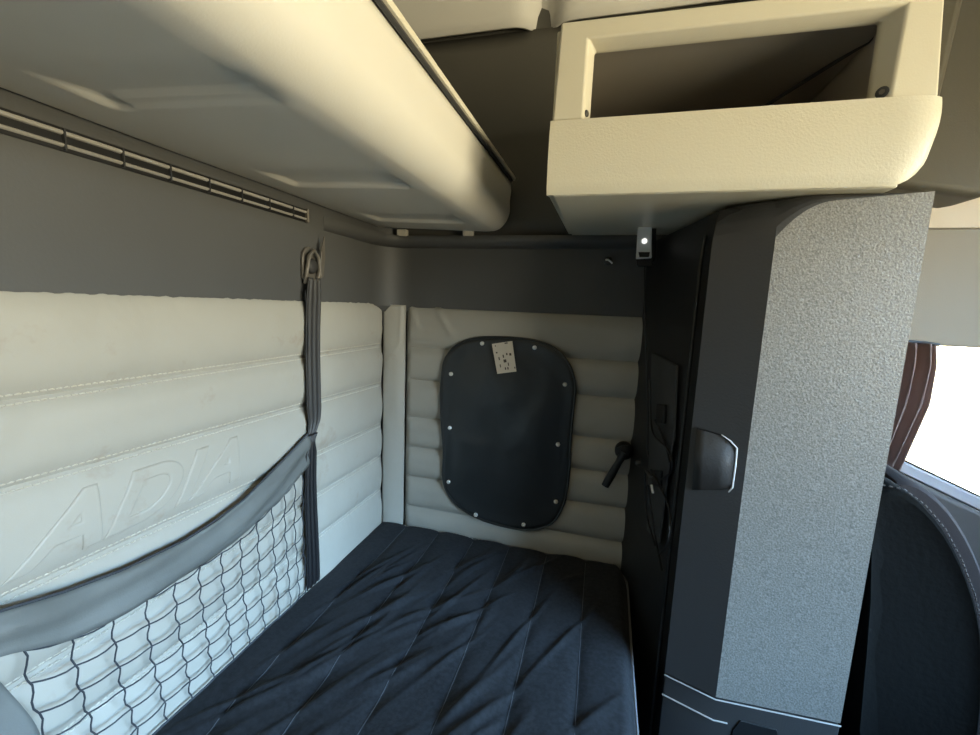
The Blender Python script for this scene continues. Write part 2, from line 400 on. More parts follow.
# ------------------------------------------------------------ overhead bin on the rear wall
ov = thing('overhead_bin', 'long beige moulded overhead bin running along the rear wall above the bunk', 'overhead bin', loc=(-.5, .2, .23))
def arc(cx, cz, r, a0, a1, n): return [(cx+r*math.cos(R(lerp(a0, a1, k/n))), cz+r*math.sin(R(lerp(a0, a1, k/n)))) for k in range(n+1)]
und = [(lerp(-.700, -.362, k/60), lerp(.228, .213, k/60)) for k in range(61)]
prof = [(-.700, .34)] + und + arc(-.352, .275, .062, -84, -6, 14)[1:] + [(-.292, .30), (-.289, .325), (-.291, .345), (-.30, .352), (-.33, .356), (-.45, .357)]
def recess(x, y):
    d = 0
    for (a, b, c, e) in ((-.612, -.367, .371, .427), (-.631, -.378, .698, .773), (-.642, -.388, 1.048, 1.127)):
        d = max(d, ss(a-.004, a+.008, x)*(1-ss(b-.003, b+.004, x))*ss(c-.045, c+.045, y)*(1-ss(e-.004, e+.007, y))*(.35 if c < .4 and x > a+.03 and y > e-.02 else 1))
    return d
bm = bmesh.new(); OY0, OY1 = -1.15, 1.262
ysl = [OY0, -.6, 0]+[.2+(1.22-.2)*k/190 for k in range(191)]+[1.228, 1.236, 1.244, 1.251, 1.257, 1.261, OY1]
rings = []
for y in ysl:
    s = max(0, (y-1.222)/(OY1-1.222)); q = 1-math.sqrt(max(0, 1-s*s))
    ring = []
    for i, (x, z) in enumerate(prof):
        zz = z + (.008*recess(x, y) if 1 <= i <= 61 else 0) + .0025*N(x*4, y*3)*(1 if 1 <= i <= 61 else 0)
        cx, cz = max(x, -.70), .30
        xx = lerp(x, min(x, -.325), q*.6) if x > -.36 else x
        zz = lerp(zz, zz+.010, q) if zz < .29 else lerp(zz, zz-.02, q)
        ring.append((xx, y, zz))
    rings.append(ring)
loft(bm, rings); child_of(obj('bin_body', bm, M['beige_ovh'], sharp=50), ov)
bm = bmesh.new(); tprof = [(-.290, .349), (-.281, .352), (-.279, .358), (-.283, .364), (-.300, .364), (-.33, .360)]
loft(bm, [[(x-(.03 if y > 1.24 else 0), y, z) for x, z in tprof] for y in (OY0, 0, .6, 1.0, 1.2, 1.235, 1.252)]); child_of(obj('trim_strip', bm, M['beige']), ov)
bm = bmesh.new(); loft(bm, [[(x, y, z) for x, z in ((-.286, .342), (-.283, .346), (-.284, .350), (-.30, .350))] for y in (OY0, .6, 1.22)]); child_of(obj('dark_gasket', bm, M['dark_trim']), ov)  # thin dark strip just under the trim strip
bm = bmesh.new(); prism(bm, [(-.70, OY0, .362), (-.36, OY0, .362), (-.43, OY0, .49), (-.70, OY0, .50)], (0, 2.40, 0)); child_of(obj('bin_front', bm, M['beige_dark'], bevel=.015), ov)
for x in (-.635, -.42):
    bm = bmesh.new(); box(bm, x-.016, x+.016, 1.248, 1.266, .204, .224); child_of(obj('mounting_tab', bm, M['stitch'], bevel=.003), ov)

# ------------------------------------------------------------ curtain track on the rear wall
ct = thing('curtain_track', 'narrow twin silver track screwed to the charcoal rear wall below the overhead bin', 'curtain track', loc=(XW+.012, .3, .19))
bm = bmesh.new(); box(bm, XW+.0125, XW+.0145, -.9, .905, .1785, .2085); child_of(obj('channel', bm, M['black'], bevel=.002), ct)
for z0, z1 in ((.1985, .2050), (.1835, .1890)):
    bm = bmesh.new()
    prism(bm, [(XW+.0135, -.9, z0), (XW+.018, -.9, z0+.001), (XW+.0195, -.9, (z0+z1)/2), (XW+.018, -.9, z1-.001), (XW+.0135, -.9, z1)], (0, 1.803, 0)); child_of(obj('rail', bm, M['rail']), ct)
y = -.78
while y < .89:
    bm = bmesh.new(); box(bm, XW+.014, XW+.0205, y, y+.0022, .180, .207); child_of(obj('clip', bm, M['dark_trim']), ct); y += .071
bm = bmesh.new(); box(bm, XW+.0125, XW+.022, .899, .906, .178, .209); child_of(obj('end_cap', bm, M['bronze'], bevel=.003), ct)

# ------------------------------------------------------------ open cubby under the ceiling
cb = thing('open_cubby', 'beige open-fronted storage cubby mounted high above the grey wardrobe', 'storage bin', loc=(.15, 1.28, .21))
BX0, BX1, BY, BZ0, BZm, BZ1, BB = -.127, .446, .825, .207, .334, .497, 1.272
# shell: sides, bottom, top, back
bm = bmesh.new()
box(bm, BX0, BX0+.012, BY+.02, BB, BZ0+.004, BZ1-.004)
box(bm, BX0+.01, BX1-.03, BY+.012, BB, BZ0, BZ0+.01)
box(bm, BX0+.01, BX1-.02, BY+.02, BB, BZ1-.014, BZ1-.002)
child_of(obj('shell', bm, M['beige'], bevel=.003), cb)
bm = bmesh.new(); box(bm, BX1-.04, BX1-.028, BY+.02, BB, BZ0+.02, BZ1-.006); child_of(obj('side_panel', bm, M['beige']), cb)
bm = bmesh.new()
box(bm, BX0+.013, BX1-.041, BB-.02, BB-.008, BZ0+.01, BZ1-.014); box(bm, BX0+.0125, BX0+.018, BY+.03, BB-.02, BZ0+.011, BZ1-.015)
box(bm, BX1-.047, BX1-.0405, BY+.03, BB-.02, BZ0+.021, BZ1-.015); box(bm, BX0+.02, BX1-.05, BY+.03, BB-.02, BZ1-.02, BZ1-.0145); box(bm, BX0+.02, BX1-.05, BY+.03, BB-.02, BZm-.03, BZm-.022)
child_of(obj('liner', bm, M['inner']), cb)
# a dark fold line inside
bm = bmesh.new(); tube(bm, [(.02, BB-.025, BZm-.01), (.16, BB-.03, .40), (.32, 1.10, .466), (.41, .93, .482)], .004); child_of(obj('inner_rib', bm, M['dark_trim']), cb)
# lower front lip, softly bulged, with rounded lower right corner
bm = bmesh.new(); rings = []
nx = 60
for i in range(nx+1):
    x = lerp(BX0, BX1+.006, i/nx); e = max(0, (x-(BX1-.05))/.056); lift = .072*(1-math.sqrt(max(0, 1-e*e))) if e > 0 else 0
    back = .016*(1-math.sqrt(max(0, 1-(e*.98)**2))) if e > 0 else 0
    z0 = BZ0+lift; ring = []
    for t in range(13):
        z = lerp(z0, BZm, t/12); s = t/12
        y = BY-.001-.005*math.sin(math.pi*min(1, s*1.02))**.8+back+(.004*(1-s/.08)**2 if s < .08 else 0)
        ring.append((x, y, z))
    ring.append((x, BY+.026+back, BZm)); ring.append((x, BY+.028+back, z0+.004))
    rings.append(ring)
loft(bm, rings); child_of(obj('front_lip', bm, M['beige_dot'], sharp=50), cb)
# upper frame with bevelled opening
bm = bmesh.new()
HX0, HX1, HZ0, HZ1 = -.070, .386, BZm, .466      # outer edge of the reveal
IX0, IX1, IZ1 = -.060, .368, .457                # the hole itself, 25 mm further in
yo, yi = BY, BY+.026
def Fv(x, z, y): return bm.verts.new((x, y, z))
O = [Fv(BX0+.003, BZm+.001, yo), Fv(BX1+.002, BZm+.001, yo+.012), Fv(BX1-.012, BZ1, yo+.014), Fv(BX0+.008, BZ1, yo+.004)]
H = [Fv(HX0, HZ0+.001, yo), Fv(HX1, HZ0+.001, yo+.008), Fv(HX1+.004, HZ1, yo+.009), Fv(HX0, HZ1, yo+.003)]
I = [Fv(IX0, HZ0+.001, yi), Fv(IX1, HZ0+.001, yi+.004), Fv(IX1, IZ1, yi+.004), Fv(IX0, IZ1, yi)]
K = [Fv(IX0, HZ0+.001, yi+.012), Fv(IX1, HZ0+.001, yi+.016), Fv(IX1, IZ1, yi+.016), Fv(IX0, IZ1, yi+.012)]
L_ = [Fv(BX0+.003, BZm+.001, yi+.012), Fv(BX1+.002, BZm+.001, yi+.02), Fv(BX1-.012, BZ1, yi+.02), Fv(BX0+.008, BZ1, yi+.012)]
for A, B in ((O, H), (H, I), (I, K), (K, L_), (L_, O)):
    for a, b in ((1, 2), (2, 3), (3, 0)): bm.faces.new((A[a], A[b], B[b], B[a]))
bm.faces.new((O[0], H[0], I[0], K[0], L_[0])); bm.faces.new((O[1], H[1], I[1], K[1], L_[1]))
child_of(obj('front_frame', bm, M['beige'], bevel=.004, seg=3), cb)
for c, n, r in (((.378, BY+.016, .348), (-.6, -.8, 0), .0085), ((-.0655, BY+.011, .347), (.9, -.4, 0), .006)):
    bm = bmesh.new(); disc(bm, c, n, r, .003, 16, 1); sc = child_of(obj('screw', bm, M['dark_trim']), cb)
    bm = bmesh.new(); nn = Vector(n).normalized(); disc(bm, Vector(c)+nn*.0028, nn, r*.45, .0012, 6); d = obj('screw_socket', bm, M['bronze']); d.parent = sc; 
# ------------------------------------------------------------ wardrobe
A0 = Vector((.090, 1.296, 0)); L0 = Vector((.172, .885, 0)); M0 = Vector((.263, .853, 0)); R0 = Vector((.479, .864, 0)); B0 = Vector((.480, 1.296, 0))
wd = thing('wardrobe', 'tall grey wardrobe cabinet with grained face and recessed latch beside the bunk', 'wardrobe', loc=(.32, 1.1, FL))
ZT = .202
def ring_at(z, inset=0, s=0):
    c = Vector((.33, 1.12, 0)); out = []
    for p in (A0, L0, M0, R0, B0):
        q = p.copy(); d = (c-q); d.normalize(); q += d*inset; q.z = z; out.append(q)
    return out
# carcass (side face)
bm = bmesh.new()
car = [A0, L0+Vector((.004, .012, 0)), M0+Vector((0, .016, 0)), R0+Vector((-.006, .016, 0)), B0]
loft(bm, [[p+Vector((0, 0, z)) for p in car] for z in (FL+.002, ZT-.035)]+[[p.lerp(Vector((.33, 1.12, 0)), .05)+Vector((0, 0, z)) for p in car] for z in (ZT-.008,)])
child_of(obj('carcass', bm, M['side_black'], bevel=.004), wd)
# front facets: narrow smooth facet with shade put into its grey, wide grained facet
def slab(a, b, z0, z1, th=.016, topin=.0, m=None, name='door', parent=None, bev=.004):
    bm = bmesh.new(); d = (b-a).normalized(); n = Vector((d.y, -d.x, 0))
    if n.y > 0: n = -n
    prism(bm, [a+Vector((0, 0, z0)), b+Vector((0, 0, z0)), b+Vector((0, 0, z1)), a+Vector((0, 0, z1))], -n*th)
    return child_of(obj(name, bm, m, bevel=bev), parent)
ZT = .206
def facet_mesh():
    """narrow smooth facet and wide grained facet; above a sloping line the face rolls back into a smooth lip"""
    bm = bmesh.new()
    cols = []                                   # (point, height where the lip starts, material of the strip to its right)
    cols.append((L0+Vector((.002, .010, 0)), .120, 0)); cols.append((L0, .120, 0))
    for k in range(1, 8): cols.append((L0.lerp(M0, k/8), .120+.02*k/8, 0))
    for k in range(0, 25):
        t = k/24; cols.append((M0.lerp(R0, t), .135+.052*(1-(1-min(1, t*2.6))**2.2)+.020*t, 1))
    cols.append((R0+Vector((.004, .03, 0)), .207, 1))
    V = []
    for ci, (p, zl, m) in enumerate(cols):
        zs_ = [-.7535+.004, -.74, -.5, -.3, -.1, .05, zl-.002, zl]+[None]*6; col = []
        insx = .040*(1-ss(0, 8, ci)) if ci < 9 else 0
        for r, z in enumerate(zs_):
            if z is None:
                q = (r-7)/6; a_ = q*math.pi/2; h = ZT-zl
                z = zl+h*math.sin(a_); back = max(h, .012)*.75*(1-math.cos(a_)); sx_ = insx*(1-math.cos(a_))
                col.append(bm.verts.new(p+Vector((sx_, back, z))))
            else: col.append(bm.verts.new(p+Vector((0, 0, z))))
        V.append(col)
    for i in range(len(V)-1):
        for j in range(len(V[0])-1):
            f = bm.faces.new((V[i][j], V[i+1][j], V[i+1][j+1], V[i][j+1]))
            f.material_index = 1 if (cols[i][2] == 1 and j < 7) else 0
    tv = [c[-1] for c in V]; bk = [bm.verts.new(v.co+Vector((0, .06, .001))) for v in tv]
    for i in range(len(tv)-1): bm.faces.new((tv[i], tv[i+1], bk[i+1], bk[i]))
    return bm
child_of(obj('door', facet_mesh(), [M['smooth_shaded_grey'], M['grain']], sharp=12, out=(0, -1, .2)), wd)
# base drawer front, seam strips
bm = bmesh.new(); loft(bm, [[L0+Vector((0, 0, z)), M0+Vector((0, -.001, z)), R0+Vector((0, -.001, z)), R0+Vector((0, .014, z)), M0+Vector((0, .014, z)), L0+Vector((.003, .010, z))] for z in (-1.30, -.756)])
dr = child_of(obj('drawer', bm, M['smooth_shaded_grey'], bevel=.003), wd)
bm = bmesh.new(); off = Vector((0, -.0022, 0))
tube(bm, [L0+off+Vector((-.001, 0, -.7535)), M0+off+Vector((0, 0, -.7535)), R0+off+Vector((0, 0, -.7535))], .0014, 6); child_of(obj('seam_edge', bm, M['rail']), wd)
bm = bmesh.new(); tube(bm, [L0+off+Vector((-.001, 0, -.800)), M0+off+Vector((0, 0, -.800)), M0.lerp(R0, .12)+off+Vector((0, 0, -.800))], .0016, 6); s2 = obj('drawer_edge', bm, M['rail']); s2.parent = dr
bm = bmesh.new(); prism(bm, [M0.lerp(R0, .17)+Vector((0, -.0035, -.812)), M0.lerp(R0, .22)+Vector((0, -.0035, -.787)), M0.lerp(R0, .52)+Vector((0, -.0035, -.790)), M0.lerp(R0, .60)+Vector((0, -.0035, -.84)), M0.lerp(R0, .17)+Vector((0, -.0035, -.84))], (0, .004, 0))
s3 = obj('finger_slot', bm, M['black'], bevel=.001); s3.parent = dr
# latch on narrow facet
d1 = (M0-L0).normalized(); n1 = Vector((d1.y, -d1.x, 0)); n1 = n1 if n1.y < 0 else -n1
def fac(px, py, h=.001): return at_plane(px, py, L0+n1*h, n1)
bm = bmesh.new(); prism(bm, [fac(*p) for p in ((697, 427), (722, 434), (738, 447), (733, 489), (692, 490))], n1*.002); lt = child_of(obj('latch', bm, M['black'], bevel=.001), wd)
bm = bmesh.new(); cols = []
ps = [((697, 429), (693, 488)), ((706, 431), (702, 489)), ((713, 433), (709, 489)), ((722, 436), (718, 488)), ((736, 448), (731, 487))]
hs = [.0035, .0030, -.0002, .0048, .0075]
V = [[bm.verts.new(fac(*a)+n1*h), bm.verts.new(fac(*b)+n1*h)] for (a, b), h in zip(ps, [.0046, .0042, .0036, .006, .0085])]
for a, b in zip(V, V[1:]): bm.faces.new((a[0], b[0], b[1], a[1]))
q = obj('latch_lever', bm, M['smooth_shaded_grey'], solid=.0015, sharp=60, out=(0, -1, 0)); q.parent = lt
bm = bmesh.new(); tube(bm, [fac(722, 434)+n1*.006, fac(731, 440)+n1*.008, fac(737.5, 447)+n1*.009, fac(736, 465)+n1*.009, fac(733, 486)+n1*.009, fac(729, 491)+n1*.006], [.0009, .0014, .0016, .0016, .0016, .001], 8)
q = obj('chrome_edge', bm, M['silver']); q.parent = lt; q['label'] = 'bright silver edge of the latch'
# controls on the side face towards the bunk
ds = (L0-A0).normalized(); ns = Vector((ds.y, -ds.x, 0)); ns = ns if ns.x < 0 else -ns
def sid(px, py, h=.001): return at_plane(px, py, A0+ns*h, ns)
bm = bmesh.new(); prism(bm, [sid(*p) for p in ((653, 352), (678, 366), (675, 440), (669, 478), (661, 545), (648, 530))], ns*.004); cpn = child_of(obj('control_panel', bm, M['dark_trim'], bevel=.002), wd)
bm = bmesh.new(); tube(bm, [sid(*p, h=.0055) for p in ((655, 353.5), (678, 366), (675, 440), (673, 445))], .001, 6); q = obj('panel_edge', bm, M['smooth_shaded_grey']); q.parent = cpn
for (a, b, c, d) in ((659, 404, 667, 424), (655, 470, 663, 486)):
    bm = bmesh.new(); prism(bm, [sid(*p, h=.006) for p in ((a, b), (c, b+1), (c-1, d), (a-1, d-1))], ns*.006); q = obj('switch', bm, M['black'], bevel=.002); q.parent = cpn
# narrow vertical black tube on side corner
bm = bmesh.new(); tube(bm, [L0+Vector((-.010, .03, -1.2)), L0+Vector((-.010, .03, .10)), L0+Vector((-.006, .04, .15))], .004, 8); child_of(obj('corner_gasket', bm, M['black']), wd)

# ------------------------------------------------------------ black snap-on cover
zf = lambda x, y: (420+x/3.34, 320+y/3.34)
CY = 1.268
ol = [(75, 180), (85, 130), (120, 87), (180, 62), (270, 58), (380, 68), (450, 95), (498, 148), (518, 220), (512, 300), (503, 400), (500, 480), (492, 560), (478, 620), (440, 678), (370, 700), (290, 690), (210, 667), (148, 635), (100, 588), (78, 530), (80, 440), (74, 360), (70, 260)]
def catmull(p, n=5):
    out = []; m = len(p)
    for i in range(m):
        a, b, c, d = (Vector(p[(i+k-1) % m]) for k in range(4))
        for s in range(n):
            t = s/n; out.append(.5*((2*b)+(c-a)*t+(2*a-5*b+4*c-d)*t*t+(3*b-a-3*c+d)*t**3))
    return out
op = [at(*zf(x, y), 1, CY) for x, y in ol]; op = catmull([tuple(p) for p in op])
cen = sum(op, Vector())/len(op)
wc = thing('window_cover', 'black padded vinyl window cover with rounded corners snapped to the end wall', 'window cover', loc=tuple(cen))
bm = bmesh.new(); rings = []
def ybulge(p, f): return -.010*(1-f**3)-.004*N(p.x*8, p.z*5, 9)-.003*N(p.x*18, p.z*9, 1)*(1-f**4)-.004*math.exp(-((p.x+.38)**2/.006+(p.z+.43+(p.x+.38)*.15)**2/.0002))
for f, dy in ((1.0, .014), (1.0, 0)):
    rings.append([cen.lerp(p, f)+Vector((0, dy, 0)) for p in op])
for f in (.985, .95, .90, .8, .7, .6, .5, .4, .3, .2, .1, .02):
    rings.append([cen.lerp(p, f)+Vector((0, ybulge(cen.lerp(p, f), f)-.004*(1 if f > .93 else 0), 0)) for p in op])
loft(bm, rings); child_of(obj('padded_panel', bm, M['cover'], sharp=70), wc)
bm = bmesh.new(); tube(bm, [p+Vector((0, -.001, 0)) for p in op]+[op[0]], .004, 8, False); child_of(obj('edge_binding', bm, M['cover']), wc)
for (x, y) in ((208, 78), (383, 92), (104, 180), (484, 215), (100, 360), (461, 415), (96, 540), (454, 606), (186, 650), (346, 683)):
    c = at(*zf(x, y), 1, CY-.006); bm = bmesh.new(); disc(bm, c, (0, -1, 0), .0065, .007, 16, 1); s = child_of(obj('snap', bm, M['steel']), wc)
pc = [at(*zf(x, y), 1, CY-.016) for x, y in ((240, 80), (308, 70), (322, 172), (258, 180))]
bm = bmesh.new(); prism(bm, pc, (0, .0008, 0)); pl = child_of(obj('paper_label', bm, M['paper']), wc); pl['label'] = 'small cream paper label with faint print'
ex, ez = (pc[1]-pc[0]), (pc[3]-pc[0])
for (u, v, w, h) in ((.13, .06, .05, .04), (.62, .02, .15, .04), (.12, .28, .08, .05), (.20, .46, .06, .10), (.42, .40, .06, .10), (.60, .36, .07, .07), (.75, .38, .10, .08), (.42, .56, .14, .10), (.20, .70, .05, .10), (.60, .68, .05, .10), (.42, .82, .06, .08), (.54, .82, .06, .08), (.88, .84, .05, .06)):
    bm = bmesh.new(); a = pc[0]+ex*u+ez*v+Vector((0, -.0006, 0)); prism(bm, [a, a+ex*w, a+ex*w+ez*h, a+ez*h], (0, -.0003, 0))
    q = obj('print_mark', bm, M['ink']); q.parent = pl

# ------------------------------------------------------------ cargo net with its strap
cn = thing('cargo_net', 'black cargo net with grey elastic top band hanging along the rear wall above the mattress', 'cargo net', loc=(-.67, .6, -.74))
TOP = [(-.9, -.40), (.12, -.355), (.22, -.372), (.308, -.389), (.367, -.405), (.441, -.418), (.536, -.424), (.60, -.418), (.665, -.407), (.747, -.380), (.80, -.357), (.862, -.328), (.90, -.325)]
BOT = [(-.9, -.45), (.12, -.40), (.22, -.415), (.304, -.445), (.36, -.474), (.409, -.481), (.497, -.487), (.57, -.489), (.636, -.486), (.70, -.473), (.77, -.449), (.842, -.415), (.90, -.40)]
def nx_(y, z):
    return -.688+.010*math.exp(-((y-.45)/.28)**2)*(1-.75*ss(-.55, -.74, z)) + .004*N(y*9, z*9)
NY0, NY1 = .262, .868
bm = bmesh.new()
def bandf(u, v):
    y = lerp(NY0, NY1, u); z = lerp(interp(TOP, y), interp(BOT, y), v)
    return (nx_(y, z)+.004*N(y*14, v*1.5, 4)+.005*math.sin(v*math.pi)+.004*math.sin(v*9+y*14), y, z)
grid(bm, bandf, 70, 8); child_of(obj('top_band', bm, M['band'], solid=.0018), cn)
bm = bmesh.new(); tube(bm, [(nx_(y, interp(TOP, y))+.001, y, interp(TOP, y)+.001) for y in [lerp(NY0, NY1, k/60) for k in range(61)]], .0022, 6); child_of(obj('band_edge', bm, M['net']), cn)
# left end band
bm = bmesh.new()
def endb(u, v):
    z = lerp(-.43, -.736, v); y = lerp(.262, .306, u)+.022*v+.030*(1-v)**3*-1+.01*math.sin(v*3); return (nx_(y, z)+.004*math.sin(v*14+u*2), y, z)
grid(bm, endb, 8, 30); child_of(obj('end_band', bm, M['band'], solid=.0018), cn)
NB = -.737
ybase = [.318, .366, .414, .462, .510, .558, .606, .652, .697, .742, .782, .815, .843]
def netpt(j, f):  # vertical cord j, fraction f
    y = ybase[j]; zt = interp(BOT, y); z = lerp(zt, NB, f); y2 = y+.030*f*(1-(y-.3)/.6)-.004*math.sin(f*5)
    return Vector((nx_(y2, z)+.002, y2+.0028*math.sin(f*38+j*.4), z))
bm = bmesh.new()
for j in range(len(ybase)): tube(bm, [netpt(j, f/26) for f in range(27)], .00125, 5)
for k in range(0, 7):
    f0 = k/6.0; pts = []
    for s in range(0, (len(ybase)-1)*4+1):
        j = s/4; a = int(j); b = min(a+1, len(ybase)-1); t = j-a; sag = .020*math.sin(math.pi*t)*(1 if 0 < k < 6 else .3)
        ff = min(1, f0+.01*math.sin(a*2.1+k)); p = netpt(a, min(1, ff)).lerp(netpt(b, min(1, ff)), t); p.z -= .004*math.sin(math.pi*t)*(k < 6); pts.append(p)
    tube(bm, pts, .0013 if k < 6 else .002, 5)
child_of(obj('net_mesh', bm, M['net']), cn)
# vertical strap
bm = bmesh.new()
W = [(.045, .022), (.0, .026), (-.27, .026), (-.300, .022), (-.345, .012), (-.36, .014), (-.38, .019), (-.55, .022), (-.735, .024)]
Cc = [(.05, .902), (-.26, .892), (-.30, .893), (-.35, .876), (-.45, .874), (-.735, .873)]
W = sorted(W); Cc = sorted(Cc)
def strapf(z0, z1, dx):
    def f(u, v):
        z = lerp(z0, z1, v); w = interp(W, z); return (-.688+dx+.0016*math.cos(u*6*math.pi)+.002*math.sin(z*16), interp(Cc, z)+w*(2*u-1), z)
    return f
grid(bm, strapf(.05, -.335, 0), 24, 60); child_of(obj('strap', bm, M['strap'], solid=.002, out=(1, 0, 0)), cn)
bm = bmesh.new(); grid(bm, strapf(-.33, -.733, .004), 24, 60); child_of(obj('lower_strap', bm, M['strap_black'], solid=.003, out=(1, 0, 0)), cn)
bm = bmesh.new(); grid(bm, lambda u, v: (-.693, lerp(.874, .882, u)+.0015*math.sin(v*9), lerp(.02, -.34, v)), 4, 40); child_of(obj('strap_tail', bm, M['strap_black'], solid=.002), cn)
# anchor
an = thing('strap_anchor', 'worn bronze-grey metal hook on the charcoal band holding the net strap', 'hook', loc=(XW+.012, .905, .07))
bm = bmesh.new(); prism(bm, [(XW+.012, .905+.024*math.cos(t), .095+.028*math.sin(t)) for t in [math.pi*k/10 for k in range(11)]]+[(XW+.012, .881, .045), (XW+.012, .929, .045)], (.008, 0, 0)); child_of(obj('plate', bm, M['bronze'], bevel=.003), an)
bm = bmesh.new(); tube(bm, [(XW+.022, .884, .036), (XW+.030, .882, .07), (XW+.032, .888, .100), (XW+.032, .905, .115), (XW+.032, .922, .100), (XW+.030, .928, .07), (XW+.022, .926, .036)], .0045, 8); child_of(obj('loop', bm, M['bronze']), an)
bm = bmesh.new(); disc(bm, (XW+.020, .905, .078), (1, 0, 0), .018, .014, 18, 1); child_of(obj('button', bm, M['strap']), an)
bm = bmesh.new(); prism(bm, [(XW+.03, .927, .05), (XW+.03, .938, .055), (XW+.03, .946, .10), (XW+.03, .945, .155), (XW+.03, .934, .125), (XW+.03, .928, .09)], (.004, 0, 0)); child_of(obj('blade', bm, M['bronze'], bevel=.0015), an)
bm = bmesh.new(); tube(bm, [(XW+.030, .885, .045), (XW+.032, .905, .047), (XW+.030, .925, .045)], .0035, 8); child_of(obj('cross_bar', bm, M['bronze']), an)

# ------------------------------------------------------------ lever on end wall
lv = thing('lever_handle', 'short black lever handle with round hub on the padded end wall by the wardrobe', 'handle', loc=tuple(at(624, 451, 1, 1.27)))
c = at(624, 451, 1, 1.262)
bm = bmesh.new(); disc(bm, c+Vector((0, .012, 0)), (0, -1, 0), .026, .030, 20, 1); child_of(obj('hub', bm, M['black']), lv)
bm = bmesh.new(); a = c+Vector((0, -.014, 0)); b = at(605, 486, 1, 1.235)
tube(bm, [a, a.lerp(b, .3), a.lerp(b, .65), b], [.013, .010, .012, .011], 10); child_of(obj('grip', bm, M['black']), lv)
bm = bmesh.new(); tube(bm, [c+Vector((-.020, -.010, .010)), c+Vector((-.006, -.018, .022)), c+Vector((.012, -.014, .022))], .0018, 6); child_of(obj('rim_highlight', bm, M['smooth_shaded_grey']), lv)
# little chrome stud on the charcoal band
c = at(608, 261, 1, 1.286); sd = thing('coat_hook', 'tiny chrome coat hook on the charcoal band of the end wall', 'hook', loc=tuple(c))
bm = bmesh.new(); disc(bm, c, (0, -1, 0), .012, .006, 16, 1); child_of(obj('base', bm, M['dark_trim']), sd)
bm = bmesh.new(); tube(bm, [c+Vector((-.006, -.005, .003)), c+Vector((0, -.012, .002)), c+Vector((.008, -.016, -.004)), c+Vector((.012, -.014, -.008))], .0026, 8); child_of(obj('hook_arm', bm, M['silver']), sd)

# ------------------------------------------------------------ reading light hanging from the cubby corner, with cord
rl = thing('reading_light', 'small silver rectangular light hanging beside the wardrobe with thin black cord', 'light', loc=tuple(at(645, 245, 1, 1.16)))
def rp(px, py, y): return at(px, py, 1, y)
bm = bmesh.new(); f = [rp(638, 227, 1.15), rp(652, 226, 1.15), rp(652, 258, 1.14), rp(636, 259, 1.14)]; prism(bm, f, (0, .016, 0)); child_of(obj('housing', bm, M['silver'], bevel=.003), rl)
bm = bmesh.new(); f = [rp(638.5, 252, 1.137), rp(650, 252, 1.137), rp(649, 257, 1.137), rp(639.5, 257, 1.137)]; prism(bm, f, (0, .004, 0)); child_of(obj('slot', bm, M['black'], bevel=.001), rl)
bm = bmesh.new(); f = [rp(636, 259, 1.145), rp(653, 258, 1.145), rp(652, 266, 1.145), rp(637, 266, 1.145)]; prism(bm, f, (0, .020, 0)); child_of(obj('clip_base', bm, M['black'], bevel=.002), rl)
bm = bmesh.new(); f = [rp(640, 223, 1.167), rp(657, 223, 1.167), rp(655, 262, 1.167), rp(638, 262, 1.167)]; prism(bm, f, (0, .02, 0)); child_of(obj('back_shell', bm, M['black'], bevel=.004), rl)
bm = bmesh.new(); disc(bm, rp(644.5, 241, 1.145), (0, -1, 0), .006, .004, 16, 1); q = child_of(obj('lens', bm, M['led']), rl); q['label'] = 'lit white lens'
bm = bmesh.new(); tube(bm, [rp(644.5, 266, 1.155), rp(644.5, 285, 1.155), rp(645.5, 330, 1.15), rp(647, 380, 1.13), rp(648, 420, 1.12), rp(647, 450, 1.11), rp(650, 462, 1.10)], .0022, 6)
child_of(obj('cord', bm, M['black']), rl)
# tangled cables by the panel
cbv = thing('cable_bundle', 'tangle of thin black cables hanging on the dark wardrobe side by the lever', 'cables', loc=tuple(sid(655, 480, .02)))
for pts in (((650, 380), (652, 430), (668, 450), (672, 470), (660, 480)), ((655, 420), (664, 440), (670, 462)), ((651, 470), (668, 505), (668, 540), (659, 555)), ((648, 485), (654, 530), (662, 570)), ((645, 470), (646, 510), (655, 545))):
    bm = bmesh.new(); P_ = [sid(*p, h=.010+.006*((i+1) % 2)) for i, p in enumerate(pts)]
    fine = []
    for i in range(len(P_)-1):
        for s in range(6):
            t = s/6; a = P_[max(0, i-1)]; b = P_[i]; c_ = P_[i+1]; d = P_[min(len(P_)-1, i+2)]
            fine.append(.5*((2*b)+(c_-a)*t+(2*a-5*b+4*c_-d)*t*t+(3*b-a-3*c_+d)*t**3))
    tube(bm, fine+[P_[-1]], .0024, 6); child_of(obj('cable', bm, M['black']), cbv)
bm = bmesh.new(); disc(bm, sid(640, 463, .012), ns, .008, .012, 14, 1); child_of(obj('plug', bm, M['strap']), cbv)
bm = bmesh.new(); tube(bm, [sid(651.5, 485, .016), sid(653, 493, .016)], .003, 8); q = child_of(obj('connector', bm, M['silver']), cbv); q['label'] = 'pale connector tip'
bm = bmesh.new(); tube(bm, [sid(646, 470, .012), sid(652, 478, .018)], .0045, 8); child_of(obj('plug', bm, M['strap']), cbv)

